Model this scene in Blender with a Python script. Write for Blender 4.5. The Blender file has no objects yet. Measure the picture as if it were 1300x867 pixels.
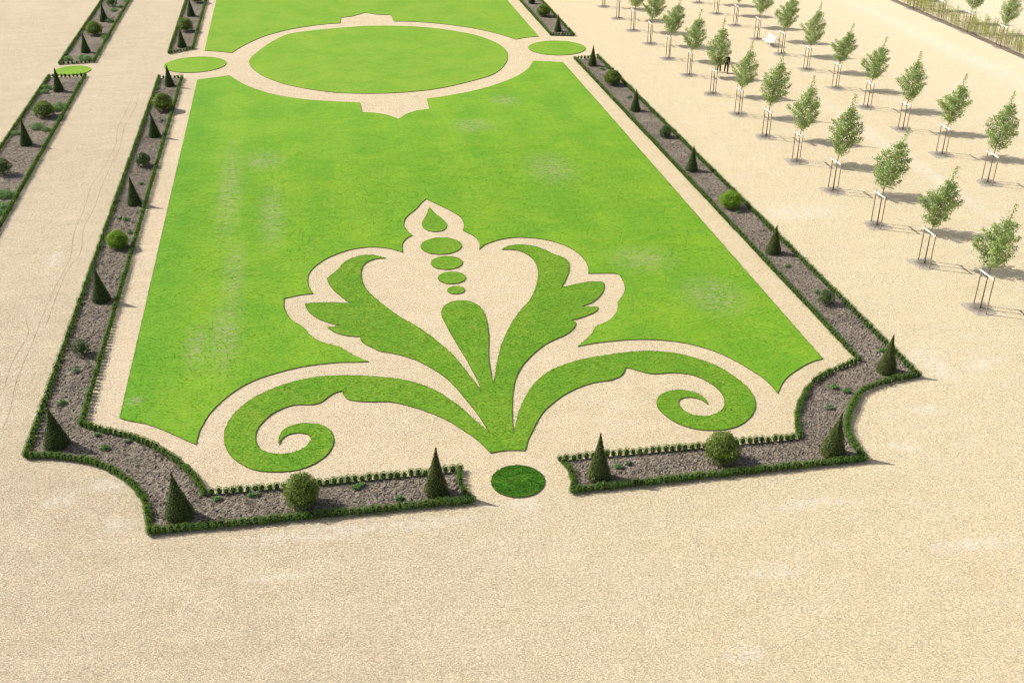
import bpy, math, random
import numpy as np
from mathutils import Vector, Matrix
random.seed(7); rng = np.random.default_rng(7)
R = math.radians
scene = bpy.context.scene
col = scene.collection

# ---------------------------------------------------------------- survey data (metres)
LAWN_MAIN=[(-9.50,43.64,1),(-9.11,43.37),(-8.38,43.00),(-7.65,42.45),(-6.91,41.76),(-6.36,41.22),(-6.01,40.91,1),(-5.97,41.55),(-5.90,42.07),(-5.78,42.56),(-5.54,43.35),(-5.17,44.10),(-4.79,44.71),(-4.27,45.36),(-3.69,45.85),(-3.15,46.18),(-2.62,46.40),(-1.98,46.64),(-1.32,46.81),(-0.75,46.88),(-0.01,46.91),(0.70,46.87),(1.31,46.77),(1.84,46.72,1),(1.34,47.29),(1.05,47.62),(0.76,48.09),(0.48,48.48),(0.03,48.83),(-0.28,49.06),(-0.63,49.46),(-0.93,50.00),(-1.11,50.58,1),(-1.28,50.96),(-1.55,51.34),(-1.83,51.87),(-2.03,52.43),(-2.15,53.03),(-2.20,53.58),(-2.18,54.37,1),(-1.89,54.45),(-1.55,54.58),(-1.15,54.66),(-0.60,54.69,1),(-0.77,55.31),(-0.86,56.08),(-0.85,56.67),(-0.77,57.26),(-0.57,57.84),(-0.30,58.35),(0.09,58.91),(0.52,59.38),(1.08,59.81),(1.63,60.13),(2.17,60.32),(2.72,60.38),(3.26,60.31),(3.78,60.10),(4.29,59.75),(4.77,59.27,1),(4.79,59.84),(4.85,60.37),(5.01,60.88),(5.29,61.39),(5.62,61.68,1),(5.44,62.07),(5.31,62.66),(5.25,63.25),(5.30,63.84),(5.46,64.41),(5.82,65.10),(6.31,65.87),(6.71,66.75),(7.14,67.46,1),(7.69,66.50),(8.18,65.66),(8.60,64.85),(8.90,64.11),(8.99,63.34),(8.94,62.61),(8.77,61.84,1),(9.07,61.36),(9.32,60.83),(9.45,60.25),(9.44,59.56),(9.31,58.89,1),(9.60,59.35),(10.00,59.71),(10.84,60.13),(11.75,60.28),(12.60,60.08),(13.28,59.75),(13.91,59.27),(14.44,58.62),(14.82,57.88),(15.06,57.04),(15.15,56.19),(15.12,55.44),(14.92,54.55,1),(15.60,54.46),(16.41,54.29),(16.58,54.13),(16.62,53.59),(16.56,52.89),(16.45,52.32),(16.24,51.79),(15.94,51.28),(15.57,50.68,1),(15.40,50.07),(15.17,49.56),(14.83,49.07),(14.41,48.69),(13.68,48.26,1),(13.43,47.75),(13.06,47.23),(12.66,46.77),(12.30,46.41,1),(12.84,46.53),(13.58,46.61),(14.44,46.63),(15.40,46.58),(16.22,46.43),(16.95,46.19),(17.69,45.81),(18.29,45.36),(18.81,44.87),(19.26,44.25),(19.70,43.44),(20.02,42.69),(20.29,41.96),(20.42,41.33),(20.46,40.78),(20.46,40.42,1),(21.15,41.36),(21.77,41.94),(22.57,42.49),(23.31,42.88),(23.95,43.08,1),(23.80,99.33,1),(22.63,99.76),(21.13,100.24,1),(20.08,97.58),(18.76,95.58),(17.38,94.04),(15.50,92.46),(13.74,91.35),(11.72,90.46),(9.87,89.88,1),(9.72,87.02,1),(8.63,86.71),(7.72,85.93),(7.00,84.78,1),(6.09,86.08),(4.99,86.84),(4.27,87.02,1),(4.26,89.71,1),(2.12,90.41),(0.00,91.29),(-2.13,92.71),(-3.80,94.47),(-5.19,96.54),(-6.10,98.47),(-6.70,99.89,1),(-8.03,99.39),(-9.40,98.86,1)]
LAWN_FAR=[(-9.35,109.16,1),(-8.10,108.65),(-6.72,107.80,1),(-6.24,109.26),(-5.15,111.60),(-3.82,113.88),(-2.02,115.81),(0.02,117.21),(2.33,118.18),(4.11,118.47,1),(4.31,121.06,1),(5.44,121.45),(7.05,123.04,1),(7.79,122.18),(8.68,121.69),(9.71,121.45,1),(9.74,118.40,1),(11.82,117.88),(14.23,116.65),(16.53,114.87),(18.36,113.07),(19.86,110.90),(21.08,108.61,1),(22.22,109.18),(23.60,109.46,1),(23.50,190.00,1),(-9.10,190.00,1)]
LEAF=[(6.42,38.01,1),(6.16,38.74),(5.86,39.37),(5.51,39.97),(5.04,40.73),(4.69,41.17),(4.25,41.62),(3.70,42.11),(3.01,42.62),(2.54,42.87),(1.79,43.02),(1.25,43.14),(0.71,43.38),(0.49,43.79),(0.44,44.22,1),(0.10,44.11),(-0.21,43.83),(-0.53,43.44),(-0.85,43.27),(-1.28,43.31),(-1.69,43.38),(-2.11,43.27),(-2.51,43.03),(-2.92,42.63),(-3.23,42.10),(-3.43,41.63),(-3.49,41.16),(-3.47,40.67),(-3.35,40.23),(-3.07,39.85),(-2.71,39.61),(-2.15,39.50),(-1.79,39.60),(-1.41,39.84),(-1.18,40.19),(-1.12,40.55),(-1.25,40.84),(-1.58,41.01),(-1.91,41.04),(-2.19,40.89),(-2.40,40.61),(-2.47,40.28,1),(-2.48,40.84),(-2.33,41.29),(-2.04,41.59),(-1.66,41.74),(-1.18,41.72),(-0.70,41.55),(-0.35,41.16),(-0.18,40.68),(-0.15,40.16),(-0.29,39.52),(-0.59,38.99),(-1.08,38.52),(-1.63,38.27),(-2.08,38.21),(-2.70,38.28),(-3.28,38.45),(-3.78,38.80),(-4.24,39.33),(-4.58,39.96),(-4.78,40.66),(-4.85,41.44),(-4.76,42.21),(-4.51,42.99),(-4.07,43.78),(-3.67,44.27),(-3.18,44.70),(-2.59,45.09),(-2.00,45.36),(-1.38,45.58),(-0.71,45.70),(0.02,45.69),(0.83,45.58),(1.71,45.36),(2.47,45.10),(3.22,44.78),(3.85,44.37),(4.34,43.92),(4.84,43.33),(5.32,42.52),(5.78,41.57),(6.13,40.71),(6.45,40.01),(6.67,39.40,1),(6.54,40.08),(6.41,40.82),(6.21,41.70),(5.93,42.75),(5.66,43.72),(5.28,44.71),(4.88,45.43),(4.48,46.03),(4.04,46.57),(3.45,47.09),(2.94,47.42),(2.46,47.67),(2.18,48.03),(1.85,48.43),(1.63,48.91),(1.59,49.31,1),(1.25,49.44),(0.80,49.64),(0.40,49.98),(0.14,50.35),(-0.01,50.66,1),(0.34,50.67),(0.67,50.73,1),(0.35,50.93),(-0.10,51.30),(-0.51,51.79),(-0.82,52.37),(-1.00,52.98),(-1.07,53.54,1),(-0.69,53.56),(0.03,53.48),(0.75,53.34),(1.39,53.14,1),(1.15,53.49),(0.89,54.07),(0.53,54.91),(0.30,55.76),(0.22,56.48,1),(0.69,57.21),(0.97,57.68),(1.18,58.23),(1.50,58.72),(1.99,59.08),(2.48,59.25),(3.06,59.15),(3.71,58.63,1),(3.23,58.63),(2.79,58.43),(2.45,58.05),(2.23,57.40),(2.13,56.50),(2.16,55.48),(2.35,54.48),(2.72,53.50),(3.14,52.53),(3.54,51.67),(3.96,50.87),(4.50,50.04),(5.03,49.03),(5.50,47.94),(5.94,46.79),(6.28,45.55),(6.54,44.37),(6.73,43.53),(6.82,42.97,1),(6.83,43.84),(6.73,44.77),(6.61,45.94),(6.40,47.36),(6.26,48.39),(6.11,49.66),(6.00,50.78),(6.04,51.33),(6.23,51.85),(6.56,52.26),(7.03,52.45),(7.52,52.38),(7.91,52.02),(8.19,51.35),(8.26,50.51),(8.19,49.29),(8.05,48.12),(7.85,47.01),(7.67,45.85),(7.58,44.88),(7.52,44.08),(7.50,43.57,1),(7.71,44.33),(8.06,45.68),(8.47,46.99),(8.96,48.27),(9.54,49.51),(10.19,50.69),(10.81,51.62),(11.28,52.55),(11.73,53.74),(12.04,54.87),(12.21,56.02),(12.15,57.18),(11.73,58.16),(11.23,58.53),(10.65,58.66,1),(11.14,59.08),(11.83,59.16),(12.45,58.89),(13.11,58.27),(13.51,57.51),(13.95,56.96),(14.14,56.41),(14.02,55.56),(13.71,54.58),(13.34,53.76),(12.98,53.07,1),(13.31,53.13),(13.88,53.30),(14.54,53.45),(15.06,53.43),(15.46,53.29,1),(15.37,52.74),(15.05,52.00),(14.62,51.40),(14.17,50.95),(13.55,50.63,1),(13.96,50.51),(14.38,50.44,1),(14.28,50.08),(13.89,49.73),(13.43,49.48),(12.99,49.29),(12.63,49.25,1),(12.79,48.98),(12.70,48.59),(12.42,48.13),(12.04,47.75),(11.48,47.39),(10.81,46.95),(10.22,46.37),(9.64,45.67),(9.10,44.86),(8.68,43.99),(8.37,43.06),(8.11,41.97),(7.87,40.78),(7.74,39.90),(7.64,39.19,1),(7.83,39.81),(8.09,40.64),(8.45,41.53),(8.94,42.49),(9.48,43.34),(10.08,44.00),(10.64,44.45),(11.31,44.79),(11.90,45.01),(12.76,45.20),(13.63,45.31),(14.49,45.39),(15.33,45.36),(15.93,45.27),(16.59,45.04),(17.30,44.63),(17.86,44.11),(18.34,43.57),(18.69,43.02),(18.98,42.30),(19.19,41.55),(19.27,40.83),(19.22,40.20),(19.06,39.66),(18.78,39.13),(18.30,38.58),(17.73,38.17),(17.04,37.96),(16.43,37.98),(15.79,38.17),(15.26,38.55),(14.87,39.08),(14.63,39.71),(14.56,40.27),(14.67,40.73),(14.97,41.20),(15.44,41.47),(15.98,41.51),(16.46,41.33),(16.78,41.02),(16.93,40.56),(16.91,40.06,1),(16.75,40.49),(16.47,40.74),(16.13,40.83),(15.79,40.72),(15.62,40.42),(15.60,40.00),(15.75,39.56),(16.02,39.29),(16.54,39.15),(16.99,39.24),(17.41,39.54),(17.70,40.00),(17.84,40.45),(17.87,40.94),(17.79,41.45),(17.60,41.98),(17.29,42.49),(16.86,42.84),(16.22,43.08),(15.65,43.11),(15.22,43.15),(14.75,43.44),(14.41,43.75),(14.11,43.98,1),(13.91,43.58),(13.59,43.18),(13.09,42.95),(12.54,42.90),(11.98,42.79),(11.39,42.55),(10.68,42.11),(10.01,41.53),(9.38,40.86),(8.89,40.09),(8.47,39.26),(8.16,38.63),(7.90,37.93,1),(7.52,38.02),(7.16,38.08),(6.80,38.07)]
DROP=[(7.17,66.02,1),(6.92,65.07),(6.69,64.34),(6.45,63.71),(6.37,63.13),(6.45,62.59),(6.74,62.12),(7.17,61.96),(7.59,62.13),(7.83,62.58),(7.90,63.16),(7.73,64.01),(7.43,64.90),(7.28,65.57)]
BIG=[(-5.04,104.22),(-4.39,107.65),(-1.64,114.12),(0.97,115.59),(3.69,116.26),(6.70,116.69),(9.55,116.30),(12.73,115.14),(15.43,113.13),(17.25,111.13),(18.46,108.78),(19.24,105.89),(19.14,102.57),(18.16,99.16),(16.72,96.45),(15.29,95.15),(13.63,94.04),(11.97,93.07),(10.24,92.42),(8.24,92.09),(6.29,92.08),(4.31,92.39),(2.24,93.05),(-0.27,94.77),(-2.46,97.11),(-4.22,100.39)]
TRACKS=[[(-14.58,95.66),(-14.48,91.58),(-14.65,86.36),(-14.33,82.43),(-14.46,78.96),(-14.64,76.22),(-14.88,74.11),(-14.75,69.53),(-14.77,65.62),(-14.44,61.99),(-14.62,58.02),(-14.69,54.43),(-14.66,51.83),(-14.70,49.59),(-14.69,47.72),(-14.45,45.17),(-14.47,43.54)],[(-14.05,95.57),(-13.90,92.03),(-14.16,86.36),(-13.94,81.46),(-14.10,77.41),(-14.18,73.09),(-14.13,69.42),(-14.31,66.46),(-13.96,62.47),(-14.30,60.33),(-14.36,56.70),(-14.31,53.74)],[(-15.48,54.39),(-15.04,52.57),(-15.23,50.47),(-15.23,49.00),(-15.12,47.22)]]
SEED_L=[(-11.60,73.31),(-12.28,67.42),(-11.39,64.87),(-11.87,67.02),(-12.05,48.16),(-12.23,45.29),(-9.82,41.21),(-8.92,41.59),(-10.26,42.30),(-12.55,96.46),(-11.43,87.32),(-4.94,36.71),(-3.59,36.70),(-3.41,36.73),(0.62,36.49),(0.85,36.64),(2.23,35.47),(2.27,35.44)]
SEED_R=[(26.76,96.35),(26.85,87.43),(26.82,96.03),(27.32,96.49),(26.64,87.09),(26.61,61.56),(26.46,53.35),(26.75,49.97),(23.23,40.33),(23.68,39.92),(22.26,38.73),(27.18,43.23),(11.52,35.98),(12.01,36.15)]
SEED_O=[(-19.76,122.70),(-19.58,129.72),(-19.37,115.67),(-20.41,107.72),(-19.81,107.26),(-21.63,107.57),(-21.86,98.02),(-21.82,96.81),(-20.05,91.42),(-19.87,92.20),(-20.63,86.88),(-19.86,86.26),(-21.92,85.65),(-20.00,127.98),(-19.09,132.97),(-20.22,72.59),(-19.87,72.34),(-19.81,70.41),(-19.80,69.39)]
SPOTS_GRAVEL=[(-9.28,38.62,0.80,0.51),(-11.14,37.79,0.69,0.38),(-8.64,35.82,0.67,0.45),(-1.14,33.92,2.88,0.43),(2.80,33.84,2.15,0.34),(28.83,42.29,1.18,0.82),(29.20,41.44,0.70,1.45),(26.80,37.89,0.91,0.49),(24.31,35.44,0.69,0.51),(18.49,32.26,1.74,0.37),(15.51,28.73,1.31,0.36),(-2.63,31.68,1.15,0.26),(12.84,25.00,0.66,0.44),(-5.83,61.27,0.23,2.30),(-15.24,61.80,0.46,1.15),(7.13,34.32,0.79,0.61),(23.56,28.86,1.82,0.40),(30.37,61.13,3.07,1.23),(31.71,41.38,1.17,0.66)]
SPOTS_LAWN=[(-4.95,57.84,0.62,4.75),(-5.16,50.81,0.88,3.87),(-5.65,71.61,0.85,9.01),(-3.45,76.73,1.46,2.01),(-8.97,45.06,0.51,0.49),(-6.51,49.80,0.63,2.49),(16.20,88.39,1.32,1.57),(18.49,55.87,1.85,1.77),(21.00,50.73,1.74,2.35),(12.56,82.20,1.61,1.77),(-2.87,66.26,0.80,5.28),(16.54,71.64,1.67,3.20)]

AX = 7.19            # x of the parterre's axis of symmetry

# ---------------------------------------------------------------- helpers
def tag(o, label=None, cat=None, group=None, kind=None):
    if label: o['label'] = label
    if cat: o['category'] = cat
    if group: o['group'] = group
    if kind: o['kind'] = kind
    return o
def link(o, parent=None):
    col.objects.link(o)
    if parent: o.parent = parent
    return o
def mesh_from(name, V, F, mats=(), smooth=False, midx=None):
    me = bpy.data.meshes.new(name)
    me.from_pydata([tuple(v) for v in V], [], [tuple(f) for f in F])
    for m in mats: me.materials.append(m)
    if midx is not None: me.polygons.foreach_set('material_index', midx)
    if smooth: me.polygons.foreach_set('use_smooth', [True]*len(me.polygons))
    me.update()
    return me
def obj(name, me, parent=None, loc=None, rz=0):
    o = bpy.data.objects.new(name, me)
    if loc is not None: o.location = loc
    o.rotation_euler.z = rz
    return link(o, parent)
def empty(name, loc, rz=0):
    o = bpy.data.objects.new(name, None); o.empty_display_size = .3
    o.location = loc; o.rotation_euler.z = rz
    return link(o)
def spline(pts, closed=True, step=.12):
    P = np.array([q[:2] for q in pts], float); F = [len(q) > 2 for q in pts]; n = len(P); out = []
    for i in range(n if closed else n-1):
        a, b = P[i], P[(i+1) % n]
        p0 = P[i-1] if (not F[i] and (closed or i > 0)) else a-(b-a)
        p3 = P[(i+2) % n] if (not F[(i+1) % n] and (closed or i+2 < n)) else b+(b-a)
        L = float(np.hypot(*(b-a)))
        if L > 12: out += [tuple(a+(b-a)*j/6) for j in range(6)]; continue
        k = max(1, int(L/step)); m1 = (b-p0)/2; m2 = (p3-a)/2
        l1 = np.hypot(*m1); l2 = np.hypot(*m2)
        if l1 > 0: m1 = m1/l1*L
        if l2 > 0: m2 = m2/l2*L
        for j in range(k):
            t = j/k
            q = (2*t**3-3*t*t+1)*a+(t**3-2*t*t+t)*m1+(-2*t**3+3*t*t)*b+(t**3-t*t)*m2
            out.append((float(q[0]), float(q[1])))
    if not closed: out.append((float(P[-1][0]), float(P[-1][1])))
    return out
def circle(cx, cy, r, n=72): return [(cx+r*math.cos(2*math.pi*i/n), cy+r*math.sin(2*math.pi*i/n)) for i in range(n)]
def slab(name, poly, z0, z1, mtop, mside):
    n = len(poly)
    V = [(x, y, z1) for x, y in poly]+[(x, y, z0) for x, y in poly]
    F = [tuple(range(n))]+[(i, i+n, (i+1) % n+n, (i+1) % n) for i in range(n)]
    me = mesh_from(name, V, F, [mtop, mside], midx=[0]+[1]*n)
    import bmesh
    bm = bmesh.new(); bm.from_mesh(me); bmesh.ops.recalc_face_normals(bm, faces=bm.faces)
    bm.faces.ensure_lookup_table()
    tf = [f for f in bm.faces if len(f.verts) > 4]
    if tf and tf[0].normal.z < 0: bmesh.ops.reverse_faces(bm, faces=list(bm.faces))
    bmesh.ops.triangulate(bm, faces=tf)
    bm.to_mesh(me); bm.free()
    return me
def inside(poly, X, Y):
    c = np.zeros(X.shape, bool); n = len(poly)
    for i in range(n):
        x1, y1 = poly[i]; x2, y2 = poly[(i+1) % n]
        if y1 == y2: continue
        m = ((y1 > Y) != (y2 > Y)) & (X < (x2-x1)*(Y-y1)/(y2-y1)+x1)
        c ^= m
    return c
def tube(pts, rad, n=6):
    V = []; F = []
    pts = [Vector(p) for p in pts]
    for i, p in enumerate(pts):
        d = (pts[min(i+1, len(pts)-1)]-pts[max(i-1, 0)]).normalized()
        a = d.orthogonal().normalized(); b = d.cross(a)
        if i and a.dot(pa) < 0: a = -a; b = -b
        pa = a
        for k in range(n):
            t = 2*math.pi*k/n; V.append(p+(a*math.cos(t)+b*math.sin(t))*rad[i])
    for i in range(len(pts)-1):
        for k in range(n):
            F.append((i*n+k, i*n+(k+1) % n, (i+1)*n+(k+1) % n, (i+1)*n+k))
    F.append(tuple(range(n-1, -1, -1))); F.append(tuple((len(pts)-1)*n+k for k in range(n)))
    return V, F
def box(cx, cy, cz, sx, sy, sz):
    V = [(cx+a*sx/2, cy+b*sy/2, cz+c*sz/2) for c in (-1, 1) for b in (-1, 1) for a in (-1, 1)]
    return V, [(0, 2, 3, 1), (4, 5, 7, 6), (0, 1, 5, 4), (2, 6, 7, 3), (0, 4, 6, 2), (1, 3, 7, 5)]
def join(*parts):
    V = []; F = []
    for v, f in parts:
        k = len(V); V += list(v); F += [tuple(i+k for i in q) for q in f]
    return V, F
def leaves(P, N, L, W, rg, tilt=.9):
    """rhombic leaves: centres P, outward dirs N, lengths L, widths W -> (V, F) arrays"""
    n = len(P)
    d = rg.normal(size=(n, 3)); d = N*(1-tilt*.5)+d*tilt*.6
    d /= np.linalg.norm(d, axis=1)[:, None]+1e-9
    u = np.cross(d, rg.normal(size=(n, 3))); u /= np.linalg.norm(u, axis=1)[:, None]+1e-9
    w = np.cross(d, u)
    L = L[:, None]; W = W[:, None]
    fold = d*W*.35
    V = np.stack([P-u*L*.5, P+w*W*.5+fold-u*L*.06, P+u*L*.5, P-w*W*.5+fold-u*L*.06], 1).reshape(-1, 3)
    F = np.arange(4*n).reshape(n, 4)
    return V, F
def quad_mesh(name, V, F, mats, midx=None):
    me = bpy.data.meshes.new(name); nv, nf = len(V), len(F)
    me.vertices.add(nv); me.vertices.foreach_set('co', np.asarray(V, np.float32).ravel())
    me.loops.add(nf*4); me.loops.foreach_set('vertex_index', np.asarray(F, np.int32).ravel())
    me.polygons.add(nf); me.polygons.foreach_set('loop_start', np.arange(nf, dtype=np.int32)*4)
    me.polygons.foreach_set('loop_total', np.full(nf, 4, np.int32))
    for m in mats: me.materials.append(m)
    if midx is not None: me.polygons.foreach_set('material_index', np.asarray(midx, np.int32))
    me.update(calc_edges=True); me.validate()
    return me

# ---------------------------------------------------------------- materials
class NT:
    def __init__(s, name):
        s.m = bpy.data.materials.new(name); s.m.use_nodes = True; s.t = s.m.node_tree; s.t.nodes.clear()
        s.out = s.n('ShaderNodeOutputMaterial')
    def n(s, ty, **k):
        x = s.t.nodes.new(ty)
        for a, v in k.items(): setattr(x, a, v)
        return x
    def l(s, a, b): s.t.links.new(a, b)
    def set(s, sock, v):
        if hasattr(v, 'is_linked') or isinstance(v, bpy.types.NodeSocket): s.l(v, sock)
        else: sock.default_value = v
    def pos(s): return s.n('ShaderNodeNewGeometry').outputs['Position']
    def noise(s, vec, scale, detail=3, rough=.55, dist=0, out='Fac'):
        x = s.n('ShaderNodeTexNoise'); s.l(vec, x.inputs['Vector'])
        x.inputs['Scale'].default_value = scale; x.inputs['Detail'].default_value = detail
        x.inputs['Roughness'].default_value = rough; x.inputs['Distortion'].default_value = dist
        return x.outputs[out]
    def vor(s, vec, scale, out='Distance'):
        x = s.n('ShaderNodeTexVoronoi'); s.l(vec, x.inputs['Vector']); x.inputs['Scale'].default_value = scale
        return x.outputs[out]
    def ramp(s, fac, a, b, lo=0., hi=1.):
        x = s.n('ShaderNodeMapRange'); x.interpolation_type = 'SMOOTHSTEP'
        s.set(x.inputs[0], fac); x.inputs[1].default_value = a; x.inputs[2].default_value = b
        x.inputs[3].default_value = lo; x.inputs[4].default_value = hi
        return x.outputs[0]
    def math(s, op, a, b=0., c=0.):
        x = s.n('ShaderNodeMath', operation=op); s.set(x.inputs[0], a); s.set(x.inputs[1], b)
        if op == 'MULTIPLY_ADD': s.set(x.inputs[2], c)
        return x.outputs[0]
    def mix(s, fac, a, b, mode='MIX'):
        x = s.n('ShaderNodeMix', data_type='RGBA', blend_type=mode); x.clamp_factor = True
        s.set(x.inputs[0], fac)
        for i, v in ((6, a), (7, b)):
            if isinstance(v, tuple): x.inputs[i].default_value = (*v, 1) if len(v) == 3 else v
            else: s.l(v, x.inputs[i])
        return x.outputs[2]
    def scale(s, vec, sx, sy, sz=1.):
        x = s.n('ShaderNodeMapping'); s.l(vec, x.inputs[0]); x.inputs['Scale'].default_value = (sx, sy, sz)
        return x.outputs[0]
    def bsdf(s, colr, rough=.8, spec=.3, normal=None, trans=0., tcol=None):
        b = s.n('ShaderNodeBsdfPrincipled')
        if isinstance(colr, tuple): b.inputs['Base Color'].default_value = (*colr, 1)
        else: s.l(colr, b.inputs['Base Color'])
        b.inputs['Roughness'].default_value = rough; b.inputs['Specular IOR Level'].default_value = spec
        if normal: s.l(normal, b.inputs['Normal'])
        r = b.outputs[0]
        if trans:
            t = s.n('ShaderNodeBsdfTranslucent')
            if tcol is None: tcol = colr
            if isinstance(tcol, tuple): t.inputs[0].default_value = (*tcol, 1)
            else: s.l(tcol, t.inputs[0])
            mx = s.n('ShaderNodeMixShader'); mx.inputs[0].default_value = trans
            s.l(r, mx.inputs[1]); s.l(t.outputs[0], mx.inputs[2]); r = mx.outputs[0]
        s.l(r, s.out.inputs[0]); return s.m
    def bump(s, h, dist, strength=1., normal=None):
        x = s.n('ShaderNodeBump'); s.l(h, x.inputs['Height']); x.inputs['Distance'].default_value = dist
        x.inputs['Strength'].default_value = strength
        if normal: s.l(normal, x.inputs['Normal'])
        return x.outputs[0]
    def spots(s, lst, soft=.35):
        """sum of soft elliptical areas around surveyed places"""
        P = s.pos(); acc = None
        for (x, y, rx, ry) in lst:
            mp = s.n('ShaderNodeMapping'); s.l(P, mp.inputs[0])
            mp.inputs['Scale'].default_value = (1/max(rx, .2), 1/max(ry, .2), 0)
            mp.inputs['Location'].default_value = (-x/max(rx, .2), -y/max(ry, .2), 0)
            ln = s.n('ShaderNodeVectorMath', operation='LENGTH'); s.l(mp.outputs[0], ln.inputs[0])
            v = s.ramp(ln.outputs['Value'], 1.5, soft, 0, 1)
            acc = v if acc is None else s.math('MAXIMUM', acc, v)
        return acc

def gravel(name, cA, cB, cC, spots=None, grain=1.):
    t = NT(name); P = t.pos()
    big = t.noise(P, .07, 4, .55); mid = t.noise(t.scale(P, 1, 2.2), .45, 4, .6); fine = t.noise(P, 7.5, 5, .75)
    c = t.mix(t.ramp(big, .35, .66), cA, cB)
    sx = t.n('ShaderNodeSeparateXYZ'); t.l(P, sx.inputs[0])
    c = t.mix(t.ramp(sx.outputs[0], -14, 30, 0, .9), c, cC)  # yellower gravel to the right, with overexposed brightness mixed into its colour
    c = t.mix(t.ramp(sx.outputs[0], 40, 75, 0, .8), c, (.755, .665, .475))  # far right: overexposed brightening put into the gravel colour
    c = t.mix(t.ramp(mid, .36, .7, 0, .5), c, t.mix(.5, c, (.70, .62, .47)))
    c = t.mix(t.ramp(t.noise(t.scale(P, .12, .9), 1, 6, .75), .45, .72, 0, .5), c, t.mix(1, c, (1.12, 1.11, 1.10), 'MULTIPLY'))
    c = t.mix(t.ramp(t.noise(t.scale(P, .5, .16), 1, 5, .7), .5, .75, 0, .5), c, t.mix(1, c, (.92, .90, .86), 'MULTIPLY'))
    c = t.mix(t.ramp(t.noise(P, .8, 5, .7), .52, .75, 0, .22), c, t.mix(1, c, (.90, .80, .66), 'MULTIPLY'))
    # individual stones
    st = t.vor(P, 36, 'Color'); sep = t.n('ShaderNodeSeparateColor'); t.l(st, sep.inputs[0])
    c = t.mix(1, c, t.mix(sep.outputs[0], (.60, .59, .57), (1.37, 1.37, 1.37)), 'MULTIPLY')
    c = t.mix(t.ramp(fine, .38, .68, .55, 0), c, t.mix(1, c, (.70, .66, .60), 'MULTIPLY'))
    c = t.mix(t.ramp(t.noise(P, 14, 3, .8), .62, .75, 0, .4), c, (.74, .69, .6))
    if spots:
        m = t.math('MULTIPLY', t.spots(spots+[(62.8, 100, 1.3, 26), (42.6, 70, .8, 15), (46., 30, 3, 9)]), t.ramp(t.noise(P, 2.2, 7, .9), .42, .62))
        c = t.mix(t.math('MULTIPLY', m, .62), c, (.70, .65, .56))
    h = t.math('ADD', t.math('MULTIPLY', fine, 1.6), t.math('MULTIPLY', t.noise(P, 1.3, 4, .6), 1.6))
    nb = t.bump(h, .06*grain, .9)
    nb = t.bump(t.vor(P, 36), .022*grain, .9, nb)
    return t.bsdf(c, .95, .1, nb)
def grass(name, cA, cB, cC, far=0., spots=None, stripes=False, tex=1., trans=0.):
    t = NT(name); P = t.pos()
    c = t.mix(t.ramp(t.noise(P, .22, 7, .8, .3), .38, .62), cA, cB)
    c = t.mix(t.ramp(t.noise(t.scale(P, 1, 2.6), .7, 6, .8), .48, .72, 0, .6), c, cC)
    c = t.mix(t.ramp(t.noise(t.scale(P, 1, 1.5), 2.4, 5, .85), .40, .62, .45, 0), c, t.mix(1, c, (.74, .93, .75), 'MULTIPLY'))
    if stripes:
        sx = t.n('ShaderNodeSeparateXYZ'); t.l(P, sx.inputs[0])
        wob = t.math('MULTIPLY_ADD', t.noise(t.scale(P, .6, .12), 1, 3), 1.6, sx.outputs[0])
        w = t.math('SINE', t.math('MULTIPLY', wob, 1.55))
        c = t.mix(t.ramp(w, -.8, .9, 0, .28), c, t.mix(1, c, (.72, .86, .8), 'MULTIPLY'))
        c = t.mix(t.ramp(t.math('SINE', t.math('MULTIPLY', sx.outputs[0], 10.5)), -.2, .9, 0, .13), c, t.mix(1, c, (.78, .88, .8), 'MULTIPLY'))
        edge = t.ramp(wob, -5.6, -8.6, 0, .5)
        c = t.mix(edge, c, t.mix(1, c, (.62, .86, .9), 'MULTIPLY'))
    tuft = t.noise(t.scale(P, 1, 1.9), 6.5, 4, .75); blade = t.noise(P, 24, 3, .8)
    c = t.mix(t.ramp(tuft, .34, .66, .6*tex, 0), c, t.mix(1, c, (.52, .66, .5), 'MULTIPLY'))  # dark strokes between tufts: shade of the blades mixed into the colour
    c = t.mix(t.ramp(blade, .5, .78, 0, .5*tex), c, t.mix(1, c, (1.5, 1.22, 1.3), 'MULTIPLY'))
    c = t.mix(t.ramp(t.noise(P, 1.7, 4, .8), .64, .8, 0, .3), c, (.26, .24, .13))
    if spots:
        m = t.math('MULTIPLY', t.spots(spots, 0.), t.ramp(t.noise(t.scale(P, .8, 1.5), 3.6, 6, .9), .455, .60))
        c = t.mix(t.math('MULTIPLY', m, .85), c, (.30, .27, .165))
    h = t.math('ADD', tuft, t.math('MULTIPLY', blade, .45))
    nb = t.bump(h, .05*tex, .8)
    if trans: return t.bsdf(t.mix(1, c, (1.12, 1.15, 1.0), 'MULTIPLY'), .7, .15, None, trans)
    return t.bsdf(c, .85, .12, nb)
def foliage(name, dark, light, trans=.25, tcol=None, spec=.35, rough=.5):
    t = NT(name)
    g = t.n('ShaderNodeNewGeometry'); oi = t.n('ShaderNodeObjectInfo')
    f = t.math('ADD', t.math('MULTIPLY', g.outputs['Random Per Island'], .75), t.math('MULTIPLY', oi.outputs['Random'], .25))
    c = t.mix(f, dark, light)
    return t.bsdf(c, rough, spec, None, trans, tcol or light)
def plain(name, c, rough=.6, spec=.3, var=.12, sc=6, bump=0.):
    t = NT(name); tc = t.n('ShaderNodeTexCoord').outputs['Object']
    n = t.noise(tc, sc, 4, .6)
    cc = t.mix(t.ramp(n, .3, .7), tuple(x*(1-var) for x in c), tuple(min(1, x*(1+var)) for x in c))
    return t.bsdf(cc, rough, spec, t.bump(n, bump) if bump else None)

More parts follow.
